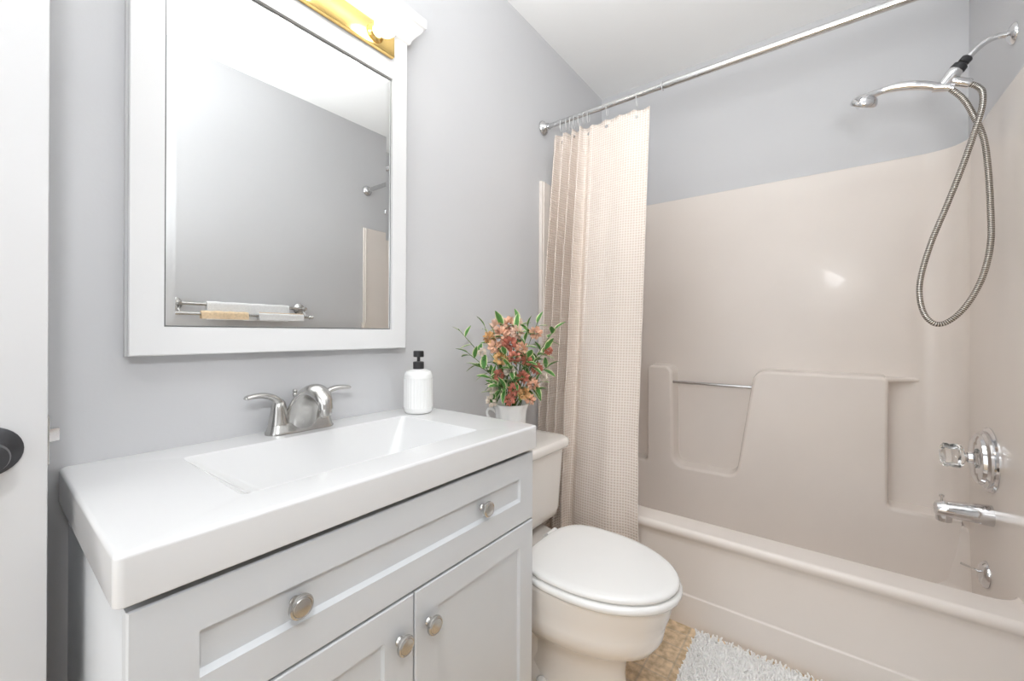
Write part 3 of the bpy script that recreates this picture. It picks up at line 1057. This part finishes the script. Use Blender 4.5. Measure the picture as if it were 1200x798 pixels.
rnd = random.Random(7)
fb = thing('flower_bouquet', 'bouquet of peach and coral blossoms with variegated leaves in the white vase', 'flowers', (FVx, FVy, FVz + .13))
ORI = Vector((FVx, FVy, FVz + .10))


def at(r_, u_, d_):
    """bouquet point: metres to the right, up and towards the room of the vase mouth"""
    return Vector((FVx, FVy, FVz + .13)) + rt * r_ + Vector((0, 0, u_)) - fwd * d_


def leaf(m, base, direc, L, w, upv):
    direc = direc.normalized()
    side = direc.cross(upv)
    side = side.normalized() if side.length > 1e-4 else Vector((1, 0, 0))
    nn = side.cross(direc).normalized()
    N = 6
    o = len(m.v)
    for i in range(N + 1):
        t = i / N
        ww = w * math.sin(math.pi * min(1, t * .93 + .04)) ** .8 * (1 - .25 * t)
        c_ = base + direc * L * t - nn * (L * .22 * t * t)
        for (k, lift, u) in ((-1, .25, 1), (-.5, .08, .5), (0, 0, 0), (.5, .08, .5), (1, .25, 1)):
            m.uv[len(m.v)] = (u, t)
            m.v.append(tuple(c_ + side * ww * k + nn * ww * lift))
    for i in range(N):
        for k in range(4):
            a = o + i * 5 + k
            m.f.append((a, a + 1, a + 6, a + 5))


def sprig(tip, nleaf=7, L=.032, spread=1.0, start=.45):
    base = ORI + Vector((rnd.uniform(-.02, .02), rnd.uniform(-.02, .02), 0))
    mid = base.lerp(tip, .5) + Vector((0, 0, .035 * spread))
    pts = catmull([base, mid, tip], 8)
    sm_ = MB()
    sm_.tube(pts, [.0019 - .001 * i / len(pts) for i in range(len(pts))], 7)
    st_ = sm_.build('stem', M_STEM, fb)
    lm = MB()
    for q in range(nleaf):
        t = start + (1 - start) * (q / max(1, nleaf - 1))
        i = min(len(pts) - 2, int(t * (len(pts) - 1)))
        p = pts[i]
        tg = (pts[i + 1] - pts[i]).normalized()
        a = q * 2.4 + rnd.uniform(-.4, .4)
        sd = tg.cross(Vector((math.cos(a), math.sin(a), .3))).normalized()
        dr_ = tg * .55 + sd * .9 if q < nleaf - 1 else tg + sd * .2
        l_ = L * rnd.uniform(.8, 1.2)
        leaf(lm, p, dr_, l_, l_ * rnd.uniform(.24, .31), Vector((rnd.uniform(-.4, .4), rnd.uniform(-.4, .4), 1)))
    lm.build('leaves', M_LEAF, st_, angle=180, recalc=False)


tips = [(-.185, .275, .02, 5), (-.16, .20, .03, 6), (-.12, .155, .05, 6), (-.10, .30, .0, 6), (-.035, .30, .05, 5), (.025, .315, .0, 5), (.06, .30, .04, 6), (.10, .315, -.02, 5),
        (.165, .29, -.01, 7), (.125, .215, .03, 6), (.14, .15, .0, 6), (.10, .095, .06, 6), (-.075, .11, .06, 6), (-.02, .20, .10, 6), (.06, .19, .10, 6), (.02, .11, .10, 6), (.10, .07, .055, 5), (-.04, .085, .085, 6), (.035, .075, .085, 5), (-.065, .06, .07, 4), (.0, .15, .115, 6), (-.05, .16, .10, 6), (.05, .25, .085, 6), (-.06, .27, .07, 5), (.085, .17, .075, 6), (-.02, .08, .11, 6), (.02, .29, .06, 5)]
for (a, h, d_, n_) in tips:
    sprig(at(a, h, d_), n_ + 1, .048)


def blossom(c_, R0, npet, material):
    m = MB()
    for q in range(npet):
        z = 1 - 2 * (q + .5) / npet
        a = q * 2.39996 + rnd.uniform(-.3, .3)
        rr = math.sqrt(max(0, 1 - z * z))
        d_ = Vector((rr * math.cos(a), rr * math.sin(a), z))
        base = c_ + d_ * R0 * .35
        up_ = Vector((rnd.uniform(-1, 1), rnd.uniform(-1, 1), rnd.uniform(-1, 1)))
        leaf(m, base, d_ + Vector((rnd.uniform(-.5, .5), rnd.uniform(-.5, .5), rnd.uniform(-.2, .6))), R0 * .62, R0 * .24, up_)
    return m.build('blossom', material, fb, angle=180, recalc=False)


blooms = [(-.045, .285, .03, .034, 1), (-.005, .292, .03, .032, 0), (-.03, .255, .05, .034, 0), (.02, .265, .05, .030, 1), (-.075, .245, .04, .026, 3), (.085, .262, .03, .027, 0), (-.055, .215, .06, .028, 0), (-.005, .225, .07, .030, 2),
          (.035, .21, .07, .026, 0), (-.035, .175, .08, .028, 3), (.01, .18, .09, .026, 2), (-.10, .195, .04, .018, 4), (.055, .17, .07, .024, 2), (-.005, .135, .09, .024, 4), (.09, .14, .05, .024, 2), (-.04, .12, .08, .024, 2), (.04, .115, .09, .026, 2),
          (.075, .09, .07, .025, 0), (.01, .075, .09, .026, 2), (-.06, .075, .07, .025, 4), (.045, .06, .09, .025, 3), (-.005, .04, .09, .024, 2), (-.065, .03, .06, .024, 4), (.02, .30, -.02, .024, 1), (.065, .04, .08, .022, 0), (.115, .11, .03, .018, 4), (.13, .2, .02, .018, 2)]
for (a, h, d_, r_, k) in blooms:
    blossom(at(a, h, d_), r_, 46, M_BLOOM[k])

# ------------------------------------------------------------------ bath mat
bm_ = thing('bath_mat', 'white shaggy bath mat on the tan floor along the bathtub', 'bath mat', (1.32, .06, 0))
x0, x1, y0, y1 = 1.05, 1.545, -.38, .356
MB().loft([rrect(x0, x1, y0, y1, .02, .0005), rrect(x0, x1, y0, y1, .02, .007), rrect(x0 + .004, x1 - .004, y0 + .004, y1 - .004, .02, .009)]).build('backing', M_SHAG, bm_)
pm = MB()
sp_ = .0088
nx, ny = int((x1 - x0) / sp_), int((y1 - y0) / sp_)
for i in range(nx + 1):
    for j in range(ny + 1):
        px = x0 + (i + rnd.uniform(-.4, .4)) * sp_
        py = y0 + (j + rnd.uniform(-.4, .4)) * sp_
        h = rnd.uniform(.013, .018)
        a = rnd.uniform(0, 6.283)
        l_ = rnd.uniform(.003, .009)
        b0 = Vector((px, py, .007))
        b1 = b0 + Vector((math.cos(a) * l_ * .4, math.sin(a) * l_ * .4, h * .65))
        b2 = b0 + Vector((math.cos(a) * l_, math.sin(a) * l_, h))
        rr = rnd.uniform(.0026, .0034)
        o = len(pm.v)
        for (p, r_) in ((b0, rr), (b1, rr * 1.1), (b2, rr * .75)):
            for k in range(5):
                q = 2 * math.pi * k / 5
                pm.v.append((p.x + r_ * math.cos(q), p.y + r_ * math.sin(q), p.z))
        for L_ in range(2):
            for k in range(5):
                k2 = (k + 1) % 5
                pm.f.append((o + L_ * 5 + k, o + L_ * 5 + k2, o + L_ * 5 + 5 + k2, o + L_ * 5 + 5 + k))
        pm.f.append(tuple(o + 10 + k for k in range(5)))
pl = pm.build('pile', M_SHAG, bm_, angle=180, recalc=False)
pl['kind'] = 'stuff'

# ------------------------------------------------------------------ towel bars on the right wall, seen in the mirror
tb = thing('towel_bar', 'brushed nickel double towel bar on the right wall, reflected in the mirror', 'towel bar', (.905, YR, 1.195))
UY, LY, UZ, LZ = -.385, -.340, 1.197, 1.146
MB().tube([(.582, UY, UZ), (1.214, UY, UZ)], .008, 16).build('upper_bar', M_NICKEL, tb)
m = MB()
m.tube([(.575, LY, LZ), (1.212, LY, LZ)], .0075, 16)
for xx, s in ((.575, -1), (1.212, 1)):
    m.lathe([(.0075, 0), (.012, .004), (.013, .008), (.008, .012), (.0065, .015), (.010, .019), (.011, .024), (.006, .030), (.001, .031)], (xx, LY, LZ), (s, 0, 0), 18)
m.build('lower_bar', M_NICKEL, tb)
for xx in (.596, 1.200):
    m = MB()
    m.lathe([(.033, 0), (.033, .004), (.027, .009), (.016, .014), (.011, .022), (.010, .05), (.011, .070), (.013, .076), (.004, .080)], (xx, YR, UZ), (0, 1, 0), 26)
    m.tube([(xx, UY, UZ), (xx, UY + .016, UZ - .026), (xx, LY, LZ)], [.008, .007, .008], 12)
    m.build('mount', M_NICKEL, tb)


def towel(name, lab, x0, x1, yc, zc, br, hang_f, hang_b, material, th, group=None, band=None):
    """a folded towel laid over a bar: front and back falls joined over the top"""
    t = thing(name, lab, 'towel', ((x0 + x1) / 2, yc, zc), group)
    m = MB()
    rows = []
    ri = br + .001
    ro = ri + th
    def sec(r, jit):
        L = []
        for i in range(9):
            L.append((yc + r + jit * math.sin(i * 1.3), zc - hang_f + hang_f * i / 8))
        for i in range(1, 9):
            a = math.pi * i / 9
            L.append((yc + r * math.cos(a), zc + r * math.sin(a)))
        for i in range(9):
            L.append((yc - r, zc - hang_b * i / 8))
        return L
    outer, inner = sec(ro, .0015), sec(ri, 0)
    ring2 = outer + inner[::-1]
    NX = 10
    rings = [[(x0 + (x1 - x0) * k / NX, y + .001 * math.sin(k * 1.9), z + .0015 * math.sin(k * 2.3)) for (y, z) in ring2] for k in range(NX + 1)]
    m.loft(rings)
    m.build('cloth', material, t, angle=60)
    if band:
        bmx = MB()
        so_ = sec(ro + .0015, .0015)[3:17]
        si_ = sec(ro + .0003, .0015)[3:17]
        bz = [p for p in so_ if True]
        rr_ = so_ + si_[::-1]
        bmx.loft([[(x0 + .004 + (x1 - x0 - .008) * k / 6, y, z) for (y, z) in rr_] for k in range(7)])
    return t


towel('bath_towel', 'white towel folded over the upper bar behind the two washcloths', .715, 1.115, UY, UZ, .008, .30, .26, M_TOWELW, .007)
towel('washcloth', 'peach washcloth hanging on the left of the lower bar', .680, .888, LY, LZ, .0075, .17, .15, M_TOWELP, .008)
wt = towel('hand_towel', 'white washcloth with a peach trim hanging on the right of the lower bar', .940, 1.178, LY, LZ, .0075, .19, .16, M_TOWELW, .008)
m = MB()
m.tube([(.941, LY + .006, LZ + .0170), (1.177, LY + .006, LZ + .0170)], .0022, 8)
m.build('trim', M_TOWELP, wt)['label'] = 'peach trim'
